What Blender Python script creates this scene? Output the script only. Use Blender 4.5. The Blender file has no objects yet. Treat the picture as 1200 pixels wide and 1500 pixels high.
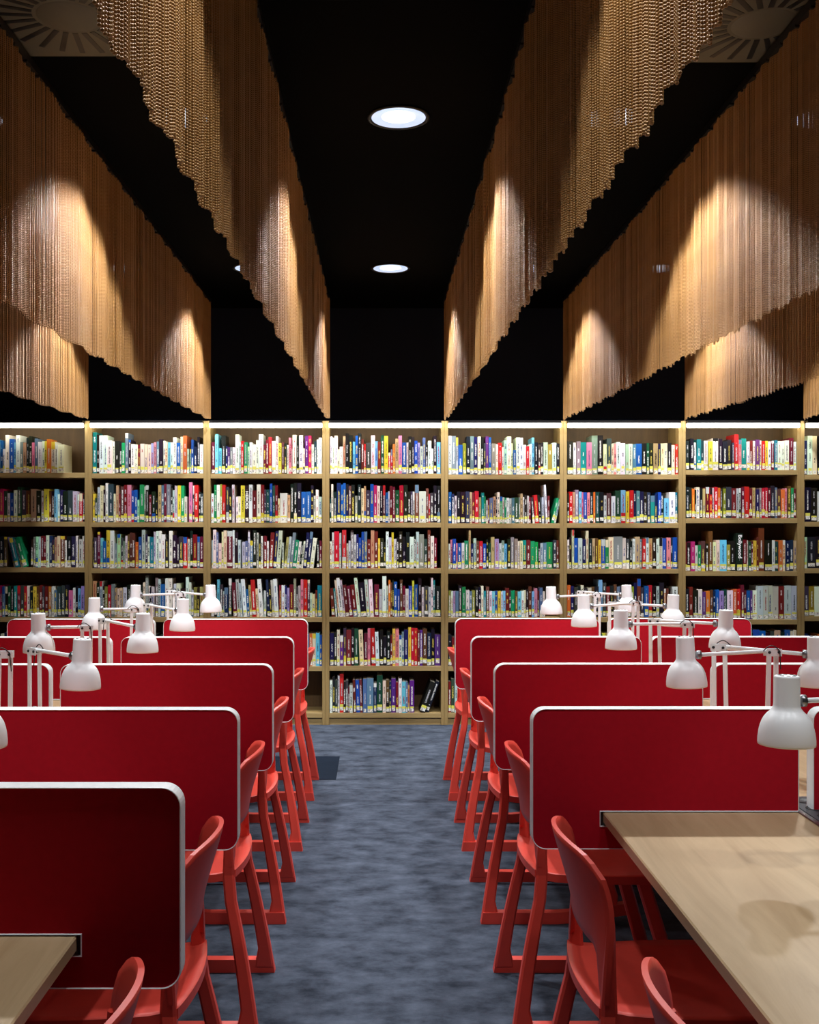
import bpy, math, random, re
from mathutils import Vector, Matrix
random.seed(7)
sc = bpy.context.scene
COL = sc.collection
PI = math.pi
# ------------------------------------------------------------------ camera
F_PX, EYE, VPX, VPY = 1579.0, 1.45, 552.0, 774.0      # focal length in pixels of the 1200x1500 frame
cd = bpy.data.cameras.new('camera'); cam = bpy.data.objects.new('camera', cd); COL.objects.link(cam)
cam.location = (0, 0, EYE); cam.rotation_euler = (PI/2, 0, 0)
cd.sensor_fit = 'HORIZONTAL'; cd.sensor_width = 36.0; cd.lens = 36.0*F_PX/1200
cd.shift_x = (600-VPX)/1200; cd.shift_y = (VPY-750)/1200
cd.clip_start = 0.05; cd.clip_end = 60
sc.camera = cam
# ------------------------------------------------------------------ world, exposure
w = bpy.data.worlds.new('world'); sc.world = w; w.use_nodes = True
w.node_tree.nodes['Background'].inputs[0].default_value = (0.75, 0.85, 1.0, 1)
w.node_tree.nodes['Background'].inputs[1].default_value = 0.012
sc.view_settings.view_transform = 'Standard'; sc.view_settings.look = 'None'
sc.view_settings.gamma = 1.0; sc.view_settings.use_curve_mapping = False
sc.view_settings.exposure = 0.28
# ------------------------------------------------------------------ light levels (used by the lamp builders)
SPOT_W = {1.80: 36.0, 4.45: 108.0, 7.03: 118.0}      # ceiling downlights, by row distance
SPOT_COL = (0.96, 0.98, 1.0)
STRIP_E = 12.0                                       # light strips over the bookcase bays
CEIL = 3.15

# ================================================================== helpers
class MB:
    def __init__(s): s.v=[]; s.f=[]; s.m=[]; s.sm=[]
    def add(s, vs, fs, mi=0, smooth=False):
        o=len(s.v); s.v += [tuple(x) for x in vs]
        for f in fs: s.f.append([i+o for i in f]); s.m.append(mi); s.sm.append(smooth)
    def box(s, x0,x1,y0,y1,z0,z1, mi=0):
        s.add([(x0,y0,z0),(x1,y0,z0),(x1,y1,z0),(x0,y1,z0),(x0,y0,z1),(x1,y0,z1),(x1,y1,z1),(x0,y1,z1)],
              [(3,2,1,0),(4,5,6,7),(0,1,5,4),(1,2,6,5),(2,3,7,6),(3,0,4,7)], mi)
    def cbox(s, x0,x1,y0,y1,z0,z1,c=.003,mi=0):
        # chamfered box (vertical prism with chamfered plan and chamfered top/bottom)
        def ring(d,z): return [(x0+d+c,y0+d,z),(x1-d-c,y0+d,z),(x1-d,y0+d+c,z),(x1-d,y1-d-c,z),(x1-d-c,y1-d,z),(x0+d+c,y1-d,z),(x0+d,y1-d-c,z),(x0+d,y0+d+c,z)]
        rs=[ring(c,z0),ring(0,z0+c),ring(0,z1-c),ring(c,z1)]
        vs=[p for r in rs for p in r]; fs=[tuple(range(7,-1,-1)), tuple(range(24,32))]
        for k in range(3):
            for i in range(8): fs.append((k*8+i,k*8+(i+1)%8,(k+1)*8+(i+1)%8,(k+1)*8+i))
        s.add(vs,fs,mi)
    def lathe(s, prof, n=24, c=(0,0,0), M=None, mi=0, cap0=False, cap1=False, smooth=True):
        vs=[]
        for r,z in prof:
            for i in range(n):
                a=2*PI*i/n; p=Vector((r*math.cos(a), r*math.sin(a), z))
                if M: p=M@p
                vs.append((p.x+c[0],p.y+c[1],p.z+c[2]))
        fs=[]
        for k in range(len(prof)-1):
            for i in range(n): fs.append((k*n+i,k*n+(i+1)%n,(k+1)*n+(i+1)%n,(k+1)*n+i))
        if cap0: fs.append(tuple(range(n-1,-1,-1)))
        if cap1: fs.append(tuple(range((len(prof)-1)*n,len(prof)*n)))
        s.add(vs,fs,mi,smooth)
    def tube(s, pts, r, n=8, mi=0, smooth=True):
        pts=[Vector(p) for p in pts]; vs=[]; up=None
        for i,p in enumerate(pts):
            t=(pts[min(i+1,len(pts)-1)]-pts[max(i-1,0)]).normalized()
            if up is None: up=Vector((0,0,1)) if abs(t.z)<.9 else Vector((1,0,0))
            a=t.cross(up).normalized(); b=a.cross(t).normalized(); up=b
            rr=r[i] if isinstance(r,(list,tuple)) else r
            for k in range(n):
                q=2*PI*k/n; vs.append(p+a*rr*math.cos(q)+b*rr*math.sin(q))
        fs=[tuple(range(n-1,-1,-1)),tuple(range((len(pts)-1)*n,len(pts)*n))]
        for i in range(len(pts)-1):
            for k in range(n): fs.append((i*n+k,i*n+(k+1)%n,(i+1)*n+(k+1)%n,(i+1)*n+k))
        s.add(vs,fs,mi,smooth)
    def bar(s, p, q, wx, wy, mi=0):
        # straight bar from p to q with rectangular section (wx across in plan direction, wy the other)
        p=Vector(p); q=Vector(q); t=(q-p).normalized(); up=Vector((0,1,0)) if abs(t.y)<.9 else Vector((1,0,0))
        a=t.cross(up).normalized(); b=a.cross(t).normalized(); vs=[]
        for c in (p,q):
            for sa,sb in ((-1,-1),(1,-1),(1,1),(-1,1)): vs.append(c+a*sa*wx/2+b*sb*wy/2)
        s.add(vs,[(3,2,1,0),(4,5,6,7),(0,1,5,4),(1,2,6,5),(2,3,7,6),(3,0,4,7)],mi)
    def prism_xz(s, poly, y0, y1, mi=0):
        n=len(poly)
        s.add([(x,y0,z) for x,z in poly]+[(x,y1,z) for x,z in poly],
              [tuple(range(n)),tuple(range(2*n-1,n-1,-1))]+[((i+1)%n,i,n+i,n+(i+1)%n) for i in range(n)],mi)
    def mesh(s, name, mats):
        me=bpy.data.meshes.new(name); me.from_pydata(s.v,[],s.f)
        for m in (mats if isinstance(mats,(list,tuple)) else [mats]): me.materials.append(m)
        me.polygons.foreach_set('material_index',s.m); me.polygons.foreach_set('use_smooth',s.sm)
        me.update(); return me
    def build(s, name, mats, parent=None, loc=None):
        return link(name, s.mesh(name,mats), parent, loc)
def fix_normals(me):
    import bmesh
    bm=bmesh.new(); bm.from_mesh(me); bmesh.ops.recalc_face_normals(bm,faces=bm.faces); bm.to_mesh(me); bm.free(); return me
def link(name, me, parent=None, loc=None, rot=None):
    o=bpy.data.objects.new(name, me); COL.objects.link(o)
    if parent: o.parent=parent
    if loc: o.location=loc
    if rot: o.rotation_euler=rot
    return o
def tag(o, label=None, cat=None, group=None, kind=None):
    if label: o['label']=label
    if cat: o['category']=cat
    if group: o['group']=group
    if kind: o['kind']=kind
    return o
def thing(name, label, cat, loc=(0,0,0), rz=0, group=None):
    o=bpy.data.objects.new(name,None); COL.objects.link(o); o.empty_display_size=.05
    o.location=loc; o.rotation_euler=(0,0,rz); return tag(o,label,cat,group)
def copy_tree(o, parent=None):
    c=o.copy(); COL.objects.link(c); c.parent=parent
    for ch in list(o.children): copy_tree(ch,c)
    return c
ORD=['nearest','second','third','fourth','fifth','sixth','seventh']

# ================================================================== materials
def srgb(r,g,b):
    f=lambda c: (c/255/12.92) if c/255<=.04045 else ((c/255+.055)/1.055)**2.4
    return (f(r),f(g),f(b),1)
def mat(name, color, rough=.5, metal=0, emit=None, es=0, spec=.5, noise=None, bump=None):
    m=bpy.data.materials.new(name); m.use_nodes=True; nt=m.node_tree; b=nt.nodes['Principled BSDF']
    b.inputs['Base Color'].default_value=color; b.inputs['Roughness'].default_value=rough
    b.inputs['Metallic'].default_value=metal; b.inputs['Specular IOR Level'].default_value=spec
    if emit: b.inputs['Emission Color'].default_value=emit; b.inputs['Emission Strength'].default_value=es
    tc=nt.nodes.new('ShaderNodeTexCoord')
    if noise:      # (scale vector, amount)
        mp=nt.nodes.new('ShaderNodeMapping'); mp.inputs['Scale'].default_value=noise[0]
        nz=nt.nodes.new('ShaderNodeTexNoise'); nz.inputs['Scale'].default_value=1; nz.inputs['Detail'].default_value=5
        nt.links.new(tc.outputs['Object'],mp.inputs[0]); nt.links.new(mp.outputs[0],nz.inputs['Vector'])
        cr=nt.nodes.new('ShaderNodeMapRange'); cr.inputs[1].default_value=.3; cr.inputs[2].default_value=.7
        cr.inputs[3].default_value=1-noise[1]; cr.inputs[4].default_value=1+noise[1]
        nt.links.new(nz.outputs[0],cr.inputs[0])
        vm=nt.nodes.new('ShaderNodeVectorMath'); vm.operation='SCALE'; vm.inputs[0].default_value=color[:3]
        nt.links.new(cr.outputs[0],vm.inputs['Scale']); nt.links.new(vm.outputs[0],b.inputs['Base Color'])
    if bump:       # (scale, strength, distance)
        n2=nt.nodes.new('ShaderNodeTexNoise'); n2.inputs['Scale'].default_value=bump[0]; n2.inputs['Detail'].default_value=3
        nt.links.new(tc.outputs['Object'],n2.inputs['Vector'])
        bp=nt.nodes.new('ShaderNodeBump'); bp.inputs['Strength'].default_value=bump[1]; bp.inputs['Distance'].default_value=bump[2]
        nt.links.new(n2.outputs[0],bp.inputs['Height']); nt.links.new(bp.outputs[0],b.inputs['Normal'])
    return m
def wood(name, c1, c2, scale, rough=.45, axis='X'):
    m=bpy.data.materials.new(name); m.use_nodes=True; nt=m.node_tree; b=nt.nodes['Principled BSDF']
    tc=nt.nodes.new('ShaderNodeTexCoord'); mp=nt.nodes.new('ShaderNodeMapping')
    s={'X':(1.2,14,14),'Y':(14,1.2,14),'Z':(14,14,1.2)}[axis]
    mp.inputs['Scale'].default_value=[k*scale for k in s]
    nt.links.new(tc.outputs['Object'],mp.inputs[0])
    n=nt.nodes.new('ShaderNodeTexNoise'); n.inputs['Scale'].default_value=1.6; n.inputs['Detail'].default_value=8; n.inputs['Roughness'].default_value=.65; n.inputs['Distortion'].default_value=.8
    nt.links.new(mp.outputs[0],n.inputs['Vector'])
    r=nt.nodes.new('ShaderNodeValToRGB'); r.color_ramp.elements[0].position=.32; r.color_ramp.elements[0].color=c1
    r.color_ramp.elements[1].position=.68; r.color_ramp.elements[1].color=c2
    nt.links.new(n.outputs[0],r.inputs[0]); nt.links.new(r.outputs[0],b.inputs['Base Color'])
    b.inputs['Roughness'].default_value=rough
    bp=nt.nodes.new('ShaderNodeBump'); bp.inputs['Strength'].default_value=.12; bp.inputs['Distance'].default_value=.001
    nt.links.new(n.outputs[0],bp.inputs['Height']); nt.links.new(bp.outputs[0],b.inputs['Normal'])
    return m
OAK=wood('oak_horizontal',srgb(140,115,70),srgb(174,148,98),1.0,.5,'X')
OAKV=wood('oak_vertical',srgb(138,112,66),srgb(170,144,94),1.0,.5,'Z')
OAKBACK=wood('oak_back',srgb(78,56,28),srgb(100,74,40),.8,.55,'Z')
TABLE=wood('ash_tabletop',srgb(166,140,104),srgb(194,169,132),.7,.38,'Y')
BLACKCEIL=mat('black_ceiling_paint',(.0012,.0012,.0015,1),.95,spec=.05,noise=((3,3,3),.2))
NAVY=mat('blue_black_wall_paint',(.006,.010,.022,1),.8,spec=.2,noise=((2,2,2),.15))
DARKWALL=mat('dark_wall_paint',(.02,.02,.022,1),.9,noise=((2,2,2),.15))
RED=mat('crimson_felt',srgb(178,17,37),.85,spec=.15,noise=((60,60,60),.05),bump=(900,.15,.0005))
TRIM=mat('white_trim',srgb(238,240,243),.4,noise=((5,5,5),.02))
SLOT=mat('dark_slot_shade',srgb(22,20,22),.6,noise=((9,9,9),.1))
CHAIR=mat('coral_red_polypropylene',srgb(230,76,62),.42,spec=.45,noise=((30,30,30),.03),bump=(1500,.08,.0003))
WHITE=mat('white_lacquer',srgb(246,248,250),.35,noise=((8,8,8),.02))
STEEL=mat('brushed_steel',srgb(150,152,156),.3,.9,noise=((200,20,20),.1))
HOLE=mat('dark_vent_hole',srgb(40,40,44),.8,noise=((50,50,50),.1))
CABLE=mat('black_cable',srgb(18,18,20),.5,noise=((50,50,50),.1))
BLKMETAL=mat('black_metal',(.006,.006,.007,1),.45,.3,noise=((20,20,20),.1))
LEGGREY=mat('grey_table_leg',srgb(70,72,76),.45,.4,noise=((20,20,20),.05))
SOCKET=mat('charcoal_socket_plastic',srgb(44,46,52),.5,noise=((30,30,30),.08))
VENT=mat('grey_diffuser_plate',srgb(92,88,72),.6,noise=((8,8,8),.05))
STRIP=mat('light_strip_diffuser',(.9,.9,.85,1),.5,emit=(1.0,.93,.74,1),es=STRIP_E)
LENS=mat('downlight_lens',(.8,.85,.9,1),.3,emit=(.72,.86,1.0,1),es=1.5)
REFRING=mat('glowing_reflector_ring',(.5,.55,.6,1),.2,emit=(.55,.72,1.0,1),es=.75)  # own emission stands in for lamp light mirrored by the reflector
REFL=mat('downlight_reflector',srgb(190,200,215),.18,.9,noise=((9,9,9),.05))
PAGES=mat('book_pages',srgb(226,218,198),.9,noise=((3,3,400),.10))
HATCH=mat('dark_blue_floor_panel',srgb(24,33,46),.9,spec=.08,noise=((9,60,9),.15))

def carpet():
    m=bpy.data.materials.new('blue_grey_carpet'); m.use_nodes=True; nt=m.node_tree; b=nt.nodes['Principled BSDF']
    tc=nt.nodes.new('ShaderNodeTexCoord')
    def nz(scale, det, rough=.6):
        mp=nt.nodes.new('ShaderNodeMapping'); mp.inputs['Scale'].default_value=scale
        n=nt.nodes.new('ShaderNodeTexNoise'); n.inputs['Scale'].default_value=1; n.inputs['Detail'].default_value=det; n.inputs['Roughness'].default_value=rough
        nt.links.new(tc.outputs['Object'],mp.inputs[0]); nt.links.new(mp.outputs[0],n.inputs['Vector']); return n
    a=nz((7,10,7),7,.66); r=nt.nodes.new('ShaderNodeValToRGB')
    e=r.color_ramp.elements; e[0].position=.33; e[0].color=srgb(43,49,60); e[1].position=.66; e[1].color=srgb(86,94,109)
    nt.links.new(a.outputs[0],r.inputs[0])
    f=nz((500,500,500),2); mr=nt.nodes.new('ShaderNodeMapRange'); mr.inputs[3].default_value=.7; mr.inputs[4].default_value=1.3
    nt.links.new(f.outputs[0],mr.inputs[0]); vm=nt.nodes.new('ShaderNodeVectorMath'); vm.operation='SCALE'
    nt.links.new(r.outputs[0],vm.inputs[0]); nt.links.new(mr.outputs[0],vm.inputs['Scale']); nt.links.new(vm.outputs[0],b.inputs['Base Color'])
    b.inputs['Roughness'].default_value=.95; b.inputs['Specular IOR Level'].default_value=.1
    bp=nt.nodes.new('ShaderNodeBump'); bp.inputs['Strength'].default_value=.4; bp.inputs['Distance'].default_value=.003
    nt.links.new(f.outputs[0],bp.inputs['Height']); nt.links.new(bp.outputs[0],b.inputs['Normal']); return m
CARPET=carpet()
def gold():
    m=mat('gold_anodised_chain',srgb(186,142,92),.36,.14,spec=.7)
    nt=m.node_tree; b=nt.nodes['Principled BSDF']; oi=nt.nodes.new('ShaderNodeTexCoord')
    n=nt.nodes.new('ShaderNodeTexNoise'); n.inputs['Scale'].default_value=9; n.inputs['Detail'].default_value=2
    nt.links.new(oi.outputs['Object'],n.inputs['Vector']); r=nt.nodes.new('ShaderNodeValToRGB')
    r.color_ramp.elements[0].color=srgb(138,94,42); r.color_ramp.elements[1].color=srgb(180,136,78)
    nt.links.new(n.outputs[0],r.inputs[0]); nt.links.new(r.outputs[0],b.inputs['Base Color']); return m
GOLD=gold()
def book_mat():
    m=bpy.data.materials.new('book_cover'); m.use_nodes=True; nt=m.node_tree; b=nt.nodes['Principled BSDF']; L=nt.links.new
    ca=nt.nodes.new('ShaderNodeAttribute'); ca.attribute_name='Col'; ci=nt.nodes.new('ShaderNodeAttribute'); ci.attribute_name='Ink'
    uv=nt.nodes.new('ShaderNodeUVMap'); sx=nt.nodes.new('ShaderNodeSeparateXYZ'); L(uv.outputs[0],sx.inputs[0])
    def mth(op,a,bv=None):
        n=nt.nodes.new('ShaderNodeMath'); n.operation=op
        for i,q in enumerate((a,bv)):
            if q is None: continue
            if isinstance(q,(int,float)): n.inputs[i].default_value=q
            else: L(q,n.inputs[i])
        return n.outputs[0]
    u=mth('FLOOR',mth('MULTIPLY',sx.outputs[0],9.0)); v=mth('FLOOR',mth('MULTIPLY',sx.outputs[1],330.0))
    cx=nt.nodes.new('ShaderNodeCombineXYZ'); L(u,cx.inputs[0]); L(v,cx.inputs[1])
    wn=nt.nodes.new('ShaderNodeTexWhiteNoise'); wn.noise_dimensions='2D'; L(cx.outputs[0],wn.inputs[0])
    words=nt.nodes.new('ShaderNodeTexWhiteNoise'); words.noise_dimensions='1D'
    L(mth('FLOOR',mth('MULTIPLY',sx.outputs[1],34.0)),words.inputs['W'])
    band=mth('LESS_THAN',mth('ABSOLUTE',sx.outputs[0]),.27)
    t=mth('MULTIPLY',mth('MULTIPLY',mth('GREATER_THAN',wn.outputs[0],.42),band),mth('GREATER_THAN',words.outputs[0],.25))
    mx=nt.nodes.new('ShaderNodeMix'); mx.data_type='RGBA'; L(t,mx.inputs[0]); L(ca.outputs['Color'],mx.inputs[6]); L(ci.outputs['Color'],mx.inputs[7])
    L(mx.outputs[2],b.inputs['Base Color']); b.inputs['Roughness'].default_value=.45; b.inputs['Specular IOR Level'].default_value=.35; return m
BOOK=book_mat()
def label_mat():
    m=bpy.data.materials.new('shelfmark_label'); m.use_nodes=True; nt=m.node_tree; b=nt.nodes['Principled BSDF']; L=nt.links.new
    tc=nt.nodes.new('ShaderNodeTexCoord'); mp=nt.nodes.new('ShaderNodeMapping'); mp.inputs['Scale'].default_value=(260,1,190)
    L(tc.outputs['Object'],mp.inputs[0]); sn=nt.nodes.new('ShaderNodeVectorMath'); sn.operation='FLOOR'; L(mp.outputs[0],sn.inputs[0])
    wn=nt.nodes.new('ShaderNodeTexWhiteNoise'); wn.noise_dimensions='3D'; L(sn.outputs[0],wn.inputs[0])
    r=nt.nodes.new('ShaderNodeValToRGB'); r.color_ramp.interpolation='CONSTANT'
    r.color_ramp.elements[0].color=srgb(110,108,104); r.color_ramp.elements[1].position=.14; r.color_ramp.elements[1].color=srgb(232,230,222)
    L(wn.outputs[0],r.inputs[0]); L(r.outputs[0],b.inputs['Base Color']); b.inputs['Roughness'].default_value=.6; return m
LABW=label_mat()
LABY=mat('yellow_shelfmark_tape',srgb(222,218,92),.6,noise=((200,1,200),.06))

# ================================================================== room shell
ROOM=(-3.93,4.93,-2.4,8.32)
def struct(name, b, m): return tag(b.build(name,m),kind='structure')
b=MB(); b.box(ROOM[0],ROOM[1],ROOM[2],ROOM[3],-.06,0); struct('floor',b,CARPET)
b=MB(); b.box(ROOM[0],ROOM[1],ROOM[2],ROOM[3],CEIL,CEIL+.06); struct('ceiling',b,BLACKCEIL)
b=MB(); b.box(ROOM[0],ROOM[1],ROOM[3],ROOM[3]+.06,0,CEIL); struct('wall_far',b,NAVY)
b=MB(); b.box(ROOM[0]-.06,ROOM[0],ROOM[2],ROOM[3],0,CEIL); struct('wall_left',b,DARKWALL)
b=MB(); b.box(ROOM[1],ROOM[1]+.06,ROOM[2],ROOM[3],0,CEIL); struct('wall_right',b,DARKWALL)
b=MB(); b.box(ROOM[0],ROOM[1],ROOM[2]-.06,ROOM[2],0,CEIL); struct('wall_near',b,DARKWALL)
# floor access panel let into the carpet
b=MB(); b.cbox(-.86,-.235,6.22,6.84,0,.004,.001)
tag(b.build('floor_panel',HATCH),'square dark blue floor panel set into the carpet by the chairs','floor panel')

# ================================================================== bookcase
PX=7.95/F_PX                    # metres per pixel at the bookcase front
FRONT=7.95
PITCH=.8765
POST0=-2.129                    # post between bay 0 and bay 1
def bay_x(i): return POST0+(i-1)*PITCH     # left post centre of bay i
zrow=lambda y: EYE-(y-VPY)*PX
SHELF_Y={0:(692.6,764.2,831.3,904,976,1044.4),1:(693.4,765,832.6,904,976,1044.4),2:(693.7,765.6,832.6,904,976,1044.4),
 3:(693.7,765.6,832.6,904,975.7,1044.4),4:(695,766.6,833.3,904.5,976,1044.4),5:(695,766.2,833.2,904.2,976,1044.4),
 6:(688.4,759.2,836.7,907.6,977,1044.4),7:(695.2,764.4,832.6,902.8,976,1044.4),-1:(693,765,832,904,976,1044.4),8:(695,766,833,904,976,1044.4)}
BAYNAME={3:'the aisle bay',2:'the bay left of the aisle bay',1:'the second bay left of the aisle bay',0:'the third bay left of the aisle bay',-1:'the fourth bay left of the aisle bay',
 4:'the bay right of the aisle bay',5:'the second bay right of the aisle bay',6:'the third bay right of the aisle bay',7:'the fourth bay right of the aisle bay',8:'the fifth bay right of the aisle bay'}
BAYLAB={3:'oak bookcase bay at the end of the aisle, all six shelves in view',
 2:'oak bookcase bay joined to the left side of the aisle bay',1:'oak bookcase bay, second to the left of the aisle bay',
 0:'oak bookcase bay whose top row of books stops short of the post',-1:'oak bookcase bay against the wall, fourth left of the aisle bay',
 4:'oak bookcase bay joined to the right side of the aisle bay',5:'oak bookcase bay, second to the right of the aisle bay',
 6:'oak bookcase bay with a row of matching grey volumes',7:'oak bookcase bay, fourth to the right of the aisle bay',8:'oak bookcase bay against the wall, fifth right of the aisle bay'}
SIDE=.026; DEP=.30; TOPZ=2.243
m_side=MB(); m_side.cbox(0,SIDE-.0006,0,DEP,0,TOPZ,.0012); m_side=m_side.mesh('side_panel',OAKV)
IN_W=PITCH-2*SIDE
m_shelf=MB(); m_shelf.cbox(0,IN_W,0,DEP-.012,-.036,0,.0012); m_shelf=m_shelf.mesh('shelf',OAK)
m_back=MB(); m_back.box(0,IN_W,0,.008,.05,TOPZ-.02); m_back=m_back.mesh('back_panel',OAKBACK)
m_top=MB(); m_top.cbox(0,IN_W,-.06,DEP,0,.018,.001); m_top=m_top.mesh('top_board',BLKMETAL)
m_pl=MB(); m_pl.box(0,IN_W,.014,.032,0,.054); m_pl=m_pl.mesh('plinth',OAK)
m_st=MB(); m_st.cbox(0,IN_W,0,.030,0,.032,.004); m_st=m_st.mesh('light_strip',STRIP)
for i in range(-1,9):
    x=bay_x(i); t=thing('bookcase_bay',BAYLAB[i],'bookcase',(x,FRONT,0),0,'oak bookcase bays along the far wall')
    link('side_panel',m_side,t,(0.0003,0,0)); link('side_panel',m_side,t,(PITCH-SIDE+.0003,0,0))
    for y in SHELF_Y[i]: link('shelf',m_shelf,t,(SIDE,.001,zrow(y)))
    link('back_panel',m_back,t,(SIDE,DEP-.01,0)); tb=link('top_board',m_top,t,(SIDE,0,TOPZ-.02)); tb['label']='black top board carrying the light strip'
    link('plinth',m_pl,t,(SIDE,0,0)); ls=link('light_strip',m_st,t,(SIDE,-.048,TOPZ-.053)); ls['label']='glowing warm white light strip'

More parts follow.
